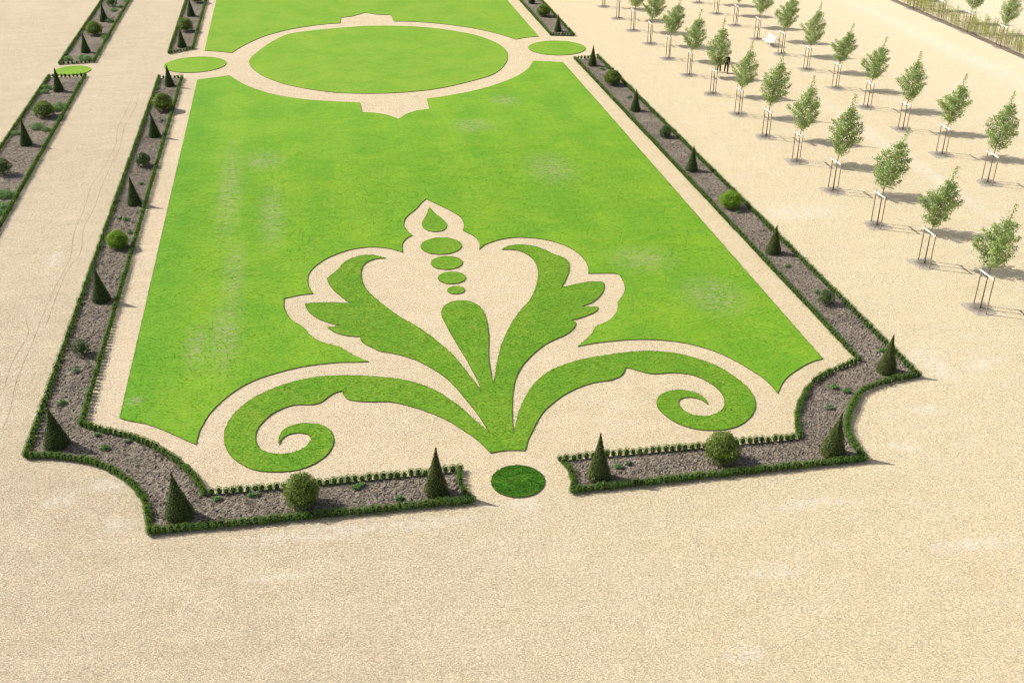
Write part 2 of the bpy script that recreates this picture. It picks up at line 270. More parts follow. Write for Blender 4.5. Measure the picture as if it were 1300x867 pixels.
M = {}
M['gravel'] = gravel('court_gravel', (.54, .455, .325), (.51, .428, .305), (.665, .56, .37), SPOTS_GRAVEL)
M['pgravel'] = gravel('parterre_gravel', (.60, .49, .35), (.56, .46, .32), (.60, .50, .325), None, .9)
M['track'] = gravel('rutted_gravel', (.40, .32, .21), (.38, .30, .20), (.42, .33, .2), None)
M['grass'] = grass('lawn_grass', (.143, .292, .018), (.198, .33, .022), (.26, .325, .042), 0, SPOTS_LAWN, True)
M['grass_far'] = grass('far_lawn_grass', (.155, .292, .02), (.208, .32, .028), (.245, .305, .044), 0, None, False, .9)
M['grass_leaf'] = grass('ornament_grass', (.142, .288, .020), (.195, .318, .026), (.262, .308, .046), 0, None, False, 1.5)
M['grass_dark'] = grass('dark_green_grass', (.055, .165, .012), (.10, .21, .014), (.17, .23, .03), 0, None, False, 1.5)  # grass of its own darker green, for the small round front lawn
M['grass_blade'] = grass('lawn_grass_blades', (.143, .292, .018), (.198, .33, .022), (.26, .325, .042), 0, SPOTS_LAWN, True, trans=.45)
M['grass_leaf_blade'] = grass('ornament_grass_blades', (.142, .288, .020), (.195, .318, .026), (.262, .308, .046), 0, None, False, 1.5, trans=.45)
M['grass_dark_blade'] = grass('dark_green_grass_blades', (.055, .165, .012), (.10, .21, .014), (.17, .23, .03), 0, None, False, 1.5, trans=.45)
M['edge'] = plain('cut_turf_edge', (.15, .125, .075), .95, .1, .4, 9, .01)
def soilmat():
    t = NT('mulched_soil'); P = t.pos()
    c = t.mix(t.ramp(t.noise(P, .5, 4), .35, .65), (.165, .138, .108), (.21, .178, .138))
    v = t.vor(P, 16, 'Color'); s = t.n('ShaderNodeSeparateColor'); t.l(v, s.inputs[0])
    c = t.mix(1, c, t.mix(s.outputs[0], (.36, .35, .34), (1.85, 1.82, 1.8)), 'MULTIPLY')
    c = t.mix(t.ramp(t.noise(P, 22, 3, .8), .6, .72, 0, .7), c, (.46, .42, .36))
    c = t.mix(t.ramp(t.noise(P, 9, 4, .8), .6, .75, 0, .35), c, (.20, .22, .10))
    nb = t.bump(t.noise(P, 14, 5, .8), .09, 1.)
    nb = t.bump(t.vor(P, 16), .05, 1., nb)
    return t.bsdf(c, .95, .1, nb)
M['soil'] = soilmat()
def pitmat():
    t = NT('pit_soil'); tc = t.n('ShaderNodeTexCoord').outputs['Object']; P = t.pos()
    r = t.n('ShaderNodeVectorMath', operation='LENGTH'); t.l(tc, r.inputs[0])
    f = t.math('ADD', r.outputs['Value'], t.math('MULTIPLY', t.noise(P, 5, 4, .7), .35))
    c = t.mix(t.ramp(f, .35, 1.0), (.15, .13, .10), (.37, .325, .245))
    c = t.mix(t.ramp(t.noise(P, 20, 3, .8), .5, .7, 0, .5), c, (.52, .48, .42))
    return t.bsdf(c, .95, .1, t.bump(t.noise(P, 12, 5, .8), .08, 1.))
M['pit'] = pitmat()
M['box_leaf'] = foliage('box_leaf', (.035, .085, .010), (.155, .275, .032), .28, (.20, .36, .03))
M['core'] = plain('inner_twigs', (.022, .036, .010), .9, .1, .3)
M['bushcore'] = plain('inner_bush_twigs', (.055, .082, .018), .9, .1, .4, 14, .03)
M['yew_leaf'] = foliage('yew_needles', (.026, .050, .009), (.125, .18, .028), .1, (.08, .14, .02))
M['yew_brown'] = foliage('yew_needles_bronze', (.032, .050, .009), (.15, .175, .028), .1, (.12, .14, .02))
M['bush_leaf'] = foliage('bush_leaf', (.055, .095, .013), (.22, .285, .042), .28, (.2, .3, .03))
M['bush_bright'] = foliage('bright_bush_leaf', (.085, .17, .010), (.26, .42, .02), .3, (.30, .48, .02))
M['bush_dull'] = foliage('dull_bush_leaf', (.03, .06, .015), (.11, .17, .05), .2, (.14, .2, .04))
M['seed_leaf'] = foliage('perennial_leaf', (.06, .14, .03), (.17, .32, .09), .3, (.2, .4, .08))
M['seed_pale'] = foliage('pale_perennial_leaf', (.12, .17, .09), (.28, .36, .20), .3, (.3, .4, .2))
M['tree_leaf'] = foliage('hornbeam_leaf', (.065, .140, .026), (.375, .50, .175), .38, (.48, .56, .17), .5, .42)
M['bark'] = plain('bark', (.17, .125, .085), .85, .2, .25, 9, .01)
M['stake'] = plain('weathered_stake', (.30, .225, .15), .8, .2, .2, 5, .005)
M['board'] = plain('pale_board', (.58, .55, .50), .6, .3, .06, 5)
M['bench'] = plain('white_paint', (.66, .63, .58), .45, .4, .04, 5)
M['sapling'] = foliage('sapling_leaf', (.24, .27, .06), (.48, .50, .15), .35, (.5, .55, .12))
M['stem'] = plain('sapling_stem', (.24, .19, .11), .8, .2, .2)

# ---------------------------------------------------------------- ground, lawns
g = 700.
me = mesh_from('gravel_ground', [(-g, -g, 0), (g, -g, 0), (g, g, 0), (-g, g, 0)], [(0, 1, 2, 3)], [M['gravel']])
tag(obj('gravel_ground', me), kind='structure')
# paler gravel laid inside the hedge frame, 4 mm proud of the court
def mirror(pts): return [(2*AX-x, y) for x, y in pts]
ARC_IN_L = [(-11.05, 43.30, 1), (-10.21, 42.68), (-9.14, 42.07), (-7.87, 41.03), (-6.59, 39.5), (-5.75, 38.0), (-5.44, 37.17, 1)]
ARC_OUT_L = [(-13.01, 41.15, 1), (-11.62, 40.85), (-10.06, 40.10), (-8.77, 38.84), (-7.8, 37.15), (-7.35, 35.02, 1)]
ARC_IN_R = [(25.57, 42.48, 1), (23.65, 41.67), (22.4, 40.85), (21.47, 39.8), (20.65, 38.6), (20.15, 37.5), (19.92, 36.68, 1)]
ARC_OUT_R = [(27.73, 40.62, 1), (26.24, 40.44), (24.41, 39.76), (22.86, 37.98), (22.1, 36.4), (21.95, 34.63, 1)]
END_L = [(4.92, 36.94, 1), (4.82, 36.0), (4.92, 35.3), (5.12, 34.76, 1)]
END_R = [(9.22, 36.92, 1), (9.42, 36.19), (9.42, 35.41), (9.23, 34.68, 1)]
ain, aout = spline(ARC_IN_L, False, .2), spline(ARC_OUT_L, False, .2)
rin, rout = spline(ARC_IN_R, False, .2), spline(ARC_OUT_R, False, .2)
eL, eR = spline(END_L, False, .15), spline(END_R, False, .15)
pg = [(-10.4, 190), (-10.75, 99.6)]+ain+[(-2.5, 37.0)]+eL+eR[::-1]+[(12, 36.75)]+rin[::-1]+[(25.14, 100.2), (24.9, 109.7), (24.9, 190)]
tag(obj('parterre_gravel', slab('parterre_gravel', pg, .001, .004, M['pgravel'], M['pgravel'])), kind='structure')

def jit(poly, a=.006): return [(x+random.uniform(-a, a), y+random.uniform(-a, a)) for x, y in poly]
LZ = .052
def lawn(pts, mat): return tag(obj('lawn', slab('lawn', jit(pts), .0, LZ, M[mat], M['edge'])), kind='structure')
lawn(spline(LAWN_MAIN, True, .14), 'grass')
lawn(spline(LAWN_FAR, True, .3), 'grass_far')
lawn(spline(BIG, True, .3), 'grass_far')
lawn(spline(LEAF, True, .12), 'grass_leaf')
lawn(spline(DROP, True, .12), 'grass_leaf')
for (x, y, r) in ((7.13, 59.8, 1.22), (7.14, 57.37, .91), (7.16, 55.34, .78), (7.17, 53.75, .48)): lawn(circle(x, y, r), 'grass_leaf')
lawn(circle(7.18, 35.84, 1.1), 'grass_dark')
lawn(circle(-9.9, 104.14, 2.78), 'grass_far'); lawn(circle(24.41, 104.65, 2.8), 'grass_far')
lawn(circle(-20.67, 103.86, 1.6), 'grass_far')
def tufts():
    """loose blades standing up out of the near lawns and hanging over their cut edges"""
    groups = {}
    def add(mat, X, Y, hh, ww): groups.setdefault(mat, []).append((X, Y, hh, ww))
    def fill(poly, mat, dens, ymax):
        xs = [p[0] for p in poly]; ys = [min(p[1], ymax) for p in poly]
        x0, x1, y0, y1 = min(xs), max(xs), min(ys), max(ys); n = int((x1-x0)*(y1-y0)*dens)
        X = rng.uniform(x0, x1, n); Y = rng.uniform(y0, y1, n); k = inside(poly, X, Y) & (rng.random(n) < np.clip((ymax-Y)/14, 0, 1))
        # clumpy, not even
        k &= (np.sin(X*3.1+np.sin(Y*2.3))*np.sin(Y*4.7+np.sin(X*1.9)*2)+rng.random(n)*1.6 > -.05)
        add(mat, X[k], Y[k], rng.uniform(.010, .033, k.sum()), rng.uniform(.022, .062, k.sum()))
    def rim(poly, mat, dens, ymax):
        P = np.array(poly); Q = np.roll(P, -1, 0); L = np.hypot(*(Q-P).T); n = int(L[P[:, 1] < ymax].sum()*dens)
        idx = rng.choice(len(P), n, p=np.where(P[:, 1] < ymax, L, 0)/np.where(P[:, 1] < ymax, L, 0).sum())
        q = P[idx]+(Q[idx]-P[idx])*rng.random((n, 1))+rng.normal(0, .012, (n, 2))
        add(mat, q[:, 0], q[:, 1], rng.uniform(.012, .035, n), rng.uniform(.02, .06, n))
    m1 = spline(LAWN_MAIN, True, .14); m2 = spline(LEAF, True, .12)
    fill(m1, 'grass', 90, 84); rim(m1, 'grass', 16, 84)
    fill(m2, 'grass_leaf', 190, 90); rim(m2, 'grass_leaf', 22, 90)
    fill(spline(DROP, True, .12), 'grass_leaf', 90, 90)
    for (x, y, r) in ((7.13, 59.8, 1.22), (7.14, 57.37, .91), (7.16, 55.34, .78), (7.17, 53.75, .48)): fill(circle(x, y, r), 'grass_leaf', 90, 90); rim(circle(x, y, r), 'grass_leaf', 18, 90)
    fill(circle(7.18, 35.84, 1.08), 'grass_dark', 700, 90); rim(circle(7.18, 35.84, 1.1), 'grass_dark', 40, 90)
    VV = []; MI = []; mats = []; tot = 0
    for gi, (mat, lst) in enumerate(groups.items()):
        X = np.concatenate([a[0] for a in lst]); Y = np.concatenate([a[1] for a in lst]); hh = np.concatenate([a[2] for a in lst]); ww = np.concatenate([a[3] for a in lst])
        n = len(X); a = rng.normal(0, .6, n); dx, dy = np.cos(a)*ww/2, np.sin(a)*ww/2; lx, ly = rng.normal(0, .018, n), rng.normal(-.008, .018, n)
        Z0 = np.full(n, LZ-.004)
        V = np.stack([np.stack([X-dx, Y-dy, Z0], 1), np.stack([X+dx, Y+dy, Z0], 1), np.stack([X+dx*.55+lx, Y+dy*.55+ly, LZ+hh], 1), np.stack([X-dx*.7+lx, Y-dy*.7+ly, LZ+hh*.8], 1)], 1)
        VV.append(V.reshape(-1, 3)); MI += [gi]*n; mats.append(M[mat+'_blade']); tot += n
    V = np.concatenate(VV); o = obj('grass', quad_mesh('grass', V, np.arange(4*tot).reshape(tot, 4), mats, MI))
    tag(o, 'short green grass blades standing in the near lawn and ornament', 'grass', kind='stuff'); print('tufts', tot)
tufts()
def strip(pts, w):
    V = []; F = []
    for i, (x, y) in enumerate(pts):
        a = pts[max(i-1, 0)]; b = pts[min(i+1, len(pts)-1)]
        dx, dy = b[0]-a[0], b[1]-a[1]; l = math.hypot(dx, dy); ww = w*(.5+.5*random.random())
        V += [(x-dy/l*ww, y+dx/l*ww, .004), (x+dy/l*ww, y-dx/l*ww, .004)]
    for i in range(len(pts)-1): F.append((2*i, 2*i+1, 2*i+3, 2*i+2))
    return V, F
for tr in TRACKS:
    V, F = strip(spline(tr, False, .25), .030)
    tag(obj('wheel_track', mesh_from('wheel_track', V, F, [M['track']])), kind='structure')

# ---------------------------------------------------------------- flower beds
BED = {
 'L': [(-12.72, 100.0)]+aout+eL[::-1]+ain[::-1]+[(-10.75, 99.6)],
 'R': [(27.47, 100.5)]+rout+eR[::-1]+rin[::-1]+[(25.14, 100.2)],
 'LF': [(-12.6, 108.5), (-12.6, 150), (-10.35, 150), (-10.47, 109.8)],
 'RF': [(24.91, 109.7), (25.0, 150), (27.5, 150), (27.15, 109.1)],
 'O': [(-22.3, 101.86), (-22.5, 55), (-19.4, 55), (-19.23, 101.68)],
 'OF': [(-22.13, 106.22), (-21.9, 150), (-18.85, 150), (-19.16, 106.43)]}
for k, poly in BED.items():
    me0 = slab('flower_bed', poly, .0, .022, M['soil'], M['soil'])
    V = [tuple(v.co) for v in me0.vertices]; F = [tuple(p.vertices) for p in me0.polygons]
    cell = .085 if k in 'LR' else .16
    xs = np.arange(min(p[0] for p in poly), max(p[0] for p in poly), cell); ymax = min(max(p[1] for p in poly), 140)
    ys = np.arange(min(p[1] for p in poly), ymax, cell)
    X, Y = np.meshgrid(xs, ys); ins = inside(poly, X, Y)
    ci = ins[:-1, :-1] & ins[1:, :-1] & ins[:-1, 1:] & ins[1:, 1:]
    low = rng.normal(size=X.shape); low = (low+np.roll(low, 1, 0)+np.roll(low, 1, 1)+np.roll(low, -1, 0)+np.roll(low, -1, 1))/2.2
    Z = .05+low*.012+rng.random(X.shape)**4*.05
    X = X+rng.uniform(-.3, .3, X.shape)*cell; Y = Y+rng.uniform(-.3, .3, X.shape)*cell
    idx = -np.ones(X.shape, int); used = np.zeros(X.shape, bool)
    for a in (0, 1):
        for b in (0, 1): used[a:used.shape[0]-1+a, b:used.shape[1]-1+b] |= ci
    # drop the rim of the heaped soil down to the bed's base
    pad = np.pad(ins, 1); rim = ~(pad[:-2, 1:-1] & pad[2:, 1:-1] & pad[1:-1, :-2] & pad[1:-1, 2:])
    Z[rim] = .024
    idx[used] = np.arange(used.sum())+len(V)
    V += list(zip(X[used].tolist(), Y[used].tolist(), Z[used].tolist()))
    jj, ii = np.nonzero(ci)
    F += [(int(idx[j, i]), int(idx[j, i+1]), int(idx[j+1, i+1]), int(idx[j+1, i])) for j, i in zip(jj, ii)]
    me = mesh_from('flower_bed', V, F, [M['soil']]); bpy.data.meshes.remove(me0)
    tag(obj('flower_bed', me), kind='structure')

# ---------------------------------------------------------------- box hedge plants
def ico(n=1):
    import bmesh
    bm = bmesh.new(); bmesh.ops.create_icosphere(bm, subdivisions=n, radius=1)
    V = np.array([v.co[:] for v in bm.verts]); F = [tuple(v.index for v in f.verts) for f in bm.faces]; bm.free()
    return V, F
IV, IF = ico(); SV, SF = ico(3)
def box_plant_geo(rg, n, h=.36, r=.118, s=.045):
    th = rg.uniform(0, 2*math.pi, n); t = rg.random(n)**.8
    prof = r*(.80+.32*np.sin(np.clip(t, 0, 1)*math.pi*.85)**.8)*np.where(t > .82, np.sqrt(np.clip(1-(t-.82)/.2, 0, 1))*.9+.1, 1)
    rr = prof*(.82+.3*rg.random(n))*(1+.12*np.sin(th*3+rg.uniform(0, 6)))
    P = np.stack([rr*np.cos(th), rr*np.sin(th), .03+t*h*.95], 1)
    N = np.stack([np.cos(th), np.sin(th), .2+.9*t], 1); N /= np.linalg.norm(N, axis=1)[:, None]
    V, F = leaves(P, N, s*rg.uniform(.8, 1.3, n), s*.62*rg.uniform(.8, 1.2, n), rg, .7)
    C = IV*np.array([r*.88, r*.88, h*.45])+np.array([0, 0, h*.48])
    return V, F, C
def plant_mesh(name, rg, n, **k):
    V, F, C = box_plant_geo(rg, n, **k)
    nv = len(V)
    me = mesh_from(name, list(V)+list(C), [tuple(f) for f in F.tolist()]+[tuple(i+nv for i in f) for f in IF], [M['box_leaf'], M['core']], midx=[0]*len(F)+[1]*len(IF))
    return me
BPM = [plant_mesh('box_plant', rng, 210) for _ in range(7)]
def along(pts, sp):
    pts = [Vector((p[0], p[1])) for p in pts]; out = []; d = 0.; nxt = 0.
    tot = sum((b-a).length for a, b in zip(pts, pts[1:])); k = max(1, round(tot/sp)); st = tot/k
    for a, b in zip(pts, pts[1:]):
        L = (b-a).length
        while nxt <= d+L+1e-6 and L > 0:
            q = a+(b-a)*((nxt-d)/L); out.append((q.x, q.y)); nxt += st
        d += L
    return out
def crop(pts): return pts
ROWS = [ # name of the row, polyline, spacing, width factor
 ('front row of the left bed', [(-7.35, 35.02), (5.12, 34.76)], .265, 1.12),
 ('front row of the right bed', [(9.23, 34.68), (21.95, 34.63)], .265, 1.12),
 ('curved outer corner of the left bed', aout, .275, 1.08),
 ('curved outer corner of the right bed', rout, .275, 1.08),
 ('inner row of the left bed below the scrolls', [(-5.44, 37.17), (-2.5, 37.02), (4.92, 36.94)], .29, 1.05),
 ('inner row of the right bed below the scrolls', [(9.22, 36.92), (15.5, 36.75), (19.92, 36.68)], .29, 1.0),
 ('curved inner corner of the left bed', ain, .27, 1.),
 ('curved inner corner of the right bed', rin, .27, 1.),
 ('short end row of the left bed', eL, .27, .95),
 ('short end row of the right bed', eR, .27, .95),
 ('long outer side of the left bed', [(-13.01, 41.4), (-12.72, 100.0)], .325, 1.08),
 ('long outer side of the right bed', [(27.72, 40.9), (27.47, 100.5)], .325, 1.08),
 ('long inner side of the left bed', [(-11.05, 43.55), (-10.75, 99.6)], .325, 1.05),
 ('long inner side of the right bed', [(25.57, 42.75), (25.14, 100.2)], .325, 1.05)]
FARROWS = [([(-12.72, 100), (-10.75, 99.6)], .34), ([(27.47, 100.5), (25.14, 100.2)], .34),
 ([(-12.6, 108.5), (-12.6, 142)], .29), ([(-10.47, 109.8), (-10.35, 142)], .29), ([(-12.6, 108.5), (-10.47, 109.8)], .3),
 ([(24.91, 109.7), (25.0, 142)], .29), ([(27.15, 109.1), (27.5, 142)], .29), ([(24.91, 109.7), (27.15, 109.1)], .3),
 ([(-22.3, 101.86), (-22.5, 74)], .29), ([(-19.23, 101.68), (-19.4, 63)], .29), ([(-22.3, 101.86), (-19.23, 101.68)], .36),
 ([(-22.13, 106.22), (-21.9, 142)], .29), ([(-19.16, 106.43), (-18.85, 142)], .29), ([(-22.13, 106.22), (-19.16, 106.43)], .36)]
allp = []
for ri, (nm, pts, sp, wf) in enumerate(ROWS):
    for q in along(pts, sp): allp.append((math.dist(q, (0, 0)), ri, q, wf))
allp.sort(key=lambda a: a[0])
# corners shared by two rows get one plant only
keep = []
for a in allp:
    if all(math.dist(a[2], b[2]) > .16 for b in keep[-60:]): keep.append(a)
for i, (d, ri, (x, y), wf) in enumerate(keep[:300]):
    o = obj('box_plant', BPM[i % len(BPM)], None, (x+random.uniform(-.015, .015), y+random.uniform(-.02, .02), .0), random.uniform(0, 6.28))
    s = random.uniform(.86, 1.14); o.scale = (s*wf, s*wf, random.uniform(.86, 1.12))
    tag(o, 'small box plant in the '+ROWS[ri][0], 'box plant', 'box plants edging the '+ROWS[ri][0])
rest = [(d, x, y, wf) for d, ri, (x, y), wf in keep[300:]]
for pts, sp in FARROWS: rest += [(math.dist(q, (0, 0)), q[0], q[1], 1.) for q in along(pts, sp)]
LV, LF, CV, CF = [], [], [], []; nl = 0; nc = 0
gV = {n: [box_plant_geo(rng, n, s=sz) for _ in range(6)] for n, sz in ((120, .048), (64, .062), (34, .085))}
for d, x, y, wf in rest:
    n = 120 if d < 62 else 64 if d < 90 else 34
    V, F, C = random.choice(gV[n]); a = random.uniform(0, 6.28); ca, sa = math.cos(a), math.sin(a)
    s = random.uniform(.85, 1.15)*wf; hz = random.uniform(.82, 1.1)
    Rm = np.array([[ca*s, -sa*s, 0], [sa*s, ca*s, 0], [0, 0, hz]]).T
    off = np.array([x+random.uniform(-.02, .02), y+random.uniform(-.02, .02), 0])
    LV.append(V@Rm+off); LF.append(F+nl); nl += len(V)
    CV.append(C@Rm+off); CF.append(np.array(IF)+nc); nc += len(C)
LV = np.concatenate(LV); LF = np.concatenate(LF); CV = np.concatenate(CV); CF = np.concatenate(CF)+len(LV)
me = mesh_from('box_plants', np.concatenate([LV, CV]).tolist(), LF.tolist()+CF.tolist(), [M['box_leaf'], M['core']], midx=[0]*len(LF)+[1]*len(CF))
tag(obj('box_plants', me), 'rows of small box plants edging the long and far flower beds', 'hedge', kind='stuff')
print('box plants', len(keep), 'rest', len(rest), 'faces', len(me.polygons))

# ---------------------------------------------------------------- topiary cones and bushes
def cone_mesh(rg, h, r, mat, n=3600):
    t = 1-np.sqrt(rg.random(n))*.999                                    # more leaves low down
    prof = lambda t: r*(np.clip(1-t, 0, 1)**1.22)*(np.where(t < .1, .86+1.4*t, 1.))+.018
    th = rg.uniform(0, 2*math.pi, n); bl = .035*np.sin(th*2+1)+.03*np.sin(th*5+t*9)
    rr = prof(t)*(.96+bl+.09*rg.random(n))
    P = np.stack([rr*np.cos(th), rr*np.sin(th), .05+t*(h-.05)], 1)
    N = np.stack([np.cos(th), np.sin(th), np.full(n, .45)], 1); N /= np.linalg.norm(N, axis=1)[:, None]
    V, F = leaves(P, N, .05*rg.uniform(.7, 1.3, n), .03*rg.uniform(.7, 1.3, n), rg, .75)
    fo = quad_mesh('foliage', V, F, [mat])
    # body beneath the leaves
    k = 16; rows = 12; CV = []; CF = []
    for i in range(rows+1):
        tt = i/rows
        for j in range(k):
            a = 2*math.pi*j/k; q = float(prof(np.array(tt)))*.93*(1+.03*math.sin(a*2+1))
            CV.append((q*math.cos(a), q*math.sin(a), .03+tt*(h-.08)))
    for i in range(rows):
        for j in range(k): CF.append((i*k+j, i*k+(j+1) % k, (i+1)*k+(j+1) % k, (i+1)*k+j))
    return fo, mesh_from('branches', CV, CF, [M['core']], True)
def cone(x, y, h, r, mat, label, lean=(0, 0), brown=False):
    root = empty('topiary_cone', (x, y, .02), random.uniform(0, 6.28))
    fo, br = cone_mesh(rng, h, r, M[mat], 3400 if y < 60 else 1900)
    for m in (fo, br):
        co = np.empty(len(m.vertices)*3, np.float32); m.vertices.foreach_get('co', co); co = co.reshape(-1, 3)
        co[:, 0] += lean[0]*(co[:, 2]/h)**2; co[:, 1] += lean[1]*(co[:, 2]/h)**2
        m.vertices.foreach_set('co', co.ravel()); m.update()
    root.rotation_euler.z = 0
    obj('foliage', fo, root); obj('branches', br, root)
    tag(root, label, 'topiary', 'clipped yew cones in the flower beds')
ordn = ['first', 'second', 'third', 'fourth', 'fifth', 'sixth', 'seventh', 'eighth']
def lean(): return (random.uniform(-.05, .05), random.uniform(-.04, .04))
for i, (y, h, r) in enumerate([(41.84, 2.0, .56), (55.78, 2.0, .5), (69.74, 1.95, .48), (83.52, 1.9, .46), (97.22, 1.95, .43)]):
    cone(-11.85 if i < 2 else -11.62, y, h, r, 'yew_leaf', ('dark yew cone at the outer corner of the left bed' if i == 0 else 'dark yew cone in the long left bed, %s above the corner one' % ordn[i-1]), (-.05, 0))
cone(-6.30, 35.86, 2.2, .58, 'yew_leaf', 'tall yew cone in the lower corner of the left bed', (-.06, 0))
cone(3.76, 35.6, 2.3, .50, 'yew_brown', 'thin tipped yew cone at the left bed end near the small round lawn', (.05, 0))
cone(10.50, 35.42, 2.3, .50, 'yew_brown', 'sharp yew cone at the right bed end near the small round lawn')
cone(20.80, 35.32, 2.15, .56, 'yew_brown', 'bulky olive yew cone in the lower corner of the right bed, leaning to the right', (.17, 0))
for i, (y, h, r) in enumerate([(41.31, 2.1, .50), (55.33, 1.85, .48), (69.55, 1.9, .46), (83.67, 1.9, .44), (97.65, 1.95, .42)]):
    cone(26.4 if i < 2 else 26.2, y, h, r, 'yew_brown' if i < 2 else 'yew_leaf', ('yew cone with a long thin tip at the outer corner of the right bed' if i == 0 else 'yew cone in the long right bed, %s above the corner one' % ordn[i-1]), (.05, .02))
for i, y in enumerate((110.8, 124.2)):
    cone(-11.55, y, 1.95, .45, 'yew_leaf', 'yew cone in the far left bed beyond the side circle, %s from the circle' % ordn[i])
    cone(25.98, y+.3, 1.85, .40, 'yew_leaf', 'yew cone in the far right bed beyond the side circle, %s from the circle' % ordn[i])
for i, y in enumerate((97.2, 83.1)): cone(-20.75, y, 2.1, .46, 'yew_leaf', 'yew cone in the outermost left bed, %s on the near side' % ordn[i])
for i, y in enumerate((110.2, 123.2)): cone(-20.4, y, 1.95, .46, 'yew_leaf', 'yew cone in the outermost left bed, %s beyond its oval lawn' % ordn[i])

def bush(x, y, r, h, mat, label, dens=1., n=2600):
    root = empty('round_bush', (x, y, .02))
    d = rng.normal(size=(n, 3)); d /= np.linalg.norm(d, axis=1)[:, None]; d[:, 2] = np.where(d[:, 2] < -.75, -d[:, 2], d[:, 2])
    lump = 1+.09*np.sin(d[:, 0]*5+x)*np.sin(d[:, 1]*6+y)+.06*np.sin(d[:, 2]*8)
    rad = (1-.24*rng.random(n)**1.6)*lump*(1+(.09 if dens < .8 else .045)*rng.normal(size=n)); q = 1. if y < 70 else 1.5
    P = d*rad[:, None]*np.array([r, r, h/2])+np.array([0, 0, h*.52]); P[:, 2] = np.maximum(P[:, 2], .03)
    V, F = leaves(P, d, .066*q*rng.uniform(.7, 1.3, n), .045*q*rng.uniform(.7, 1.3, n), rng, .85)
    obj('foliage', quad_mesh('foliage', V, F, [M[mat]]), root)
    parts = []
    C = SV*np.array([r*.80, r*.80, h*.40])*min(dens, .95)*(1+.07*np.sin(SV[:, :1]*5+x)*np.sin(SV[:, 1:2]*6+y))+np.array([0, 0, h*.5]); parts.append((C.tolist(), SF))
    for k in range(9):
        a = k*.7+x; e = (r*.7*math.cos(a), r*.7*math.sin(a), h*random.uniform(.5, .95))
        parts.append(tube([(0, 0, 0), (e[0]*.4, e[1]*.4, e[2]*.5), e], [.018, .012, .005], 5))
    V, F = join(*parts); obj('branches', mesh_from('branches', V, F, [M['bushcore']], True), root)
    tag(root, label, 'bush', 'round bushes between the yew cones')
bush(-1.55, 35.72, .68, 1.45, 'bush_leaf', 'round loose olive green bush in the front arm of the left bed', 1.0, 4200)
bush(15.92, 35.66, .72, 1.35, 'bush_leaf', 'round loose olive green bush in the front arm of the right bed', 1.0, 4200)
bush(-12.0, 49.9, .42, .8, 'bush_dull', 'thin dull grey green bush low in the left bed above the corner cone', .7, 900)
bush(-11.8, 62.8, .62, 1.05, 'bush_bright', 'bright lime green ball bush in the left bed', 1.05, 3600)
bush(-11.77, 77.0, .48, .95, 'bush_dull', 'sparse dark green bush in the left bed, between the third and fourth cones', .7, 1100)
bush(-11.55, 90.2, .78, 1.35, 'bush_leaf', 'large olive bush in the left bed next to the cone at its far end', .9, 2600)
bush(26.64, 48.6, .46, .8, 'bush_dull', 'low dark bush in the right bed, nearest one to the corner cone', .75, 1100)
bush(26.39, 62.5, .72, 1.1, 'bush_bright', 'bright green rounded bush in the right bed', 1.05, 3400)
bush(26.6, 76.9, .42, .85, 'bush_dull', 'small dark bush in the right bed close to its outer row', .7, 900)
bush(26.41, 91.4, .75, 1.2, 'bush_leaf', 'large round green bush in the right bed near its far end', 1.0, 2600)
bush(-11.6, 117.3, .75, 1.3, 'bush_leaf', 'olive bush in the far left bed between two cones', .9, 1800)
bush(-11.3, 131, .7, 1.2, 'bush_leaf', 'bush at the top of the far left bed, cut by the picture edge', .9, 1500)
bush(25.95, 118.1, .75, 1.2, 'bush_leaf', 'round bush in the far right bed between two cones', 1.0, 1800)
bush(-20.5, 117.2, .82, 1.3, 'bush_leaf', 'olive bush in the outermost left bed beyond its oval lawn', .95, 1800)
bush(-20.5, 130.7, .6, 1.1, 'bush_dull', 'dull bush at the top of the outermost left bed', .7, 900)
bush(-20.64, 90, .85, 1.2, 'bush_leaf', 'wide olive bush in the outermost left bed between two cones', .9, 1900)
bush(-21.1, 76.9, .6, 1.1, 'bush_dull', 'grey green bush in the outermost left bed at the left picture edge', .7, 1200)

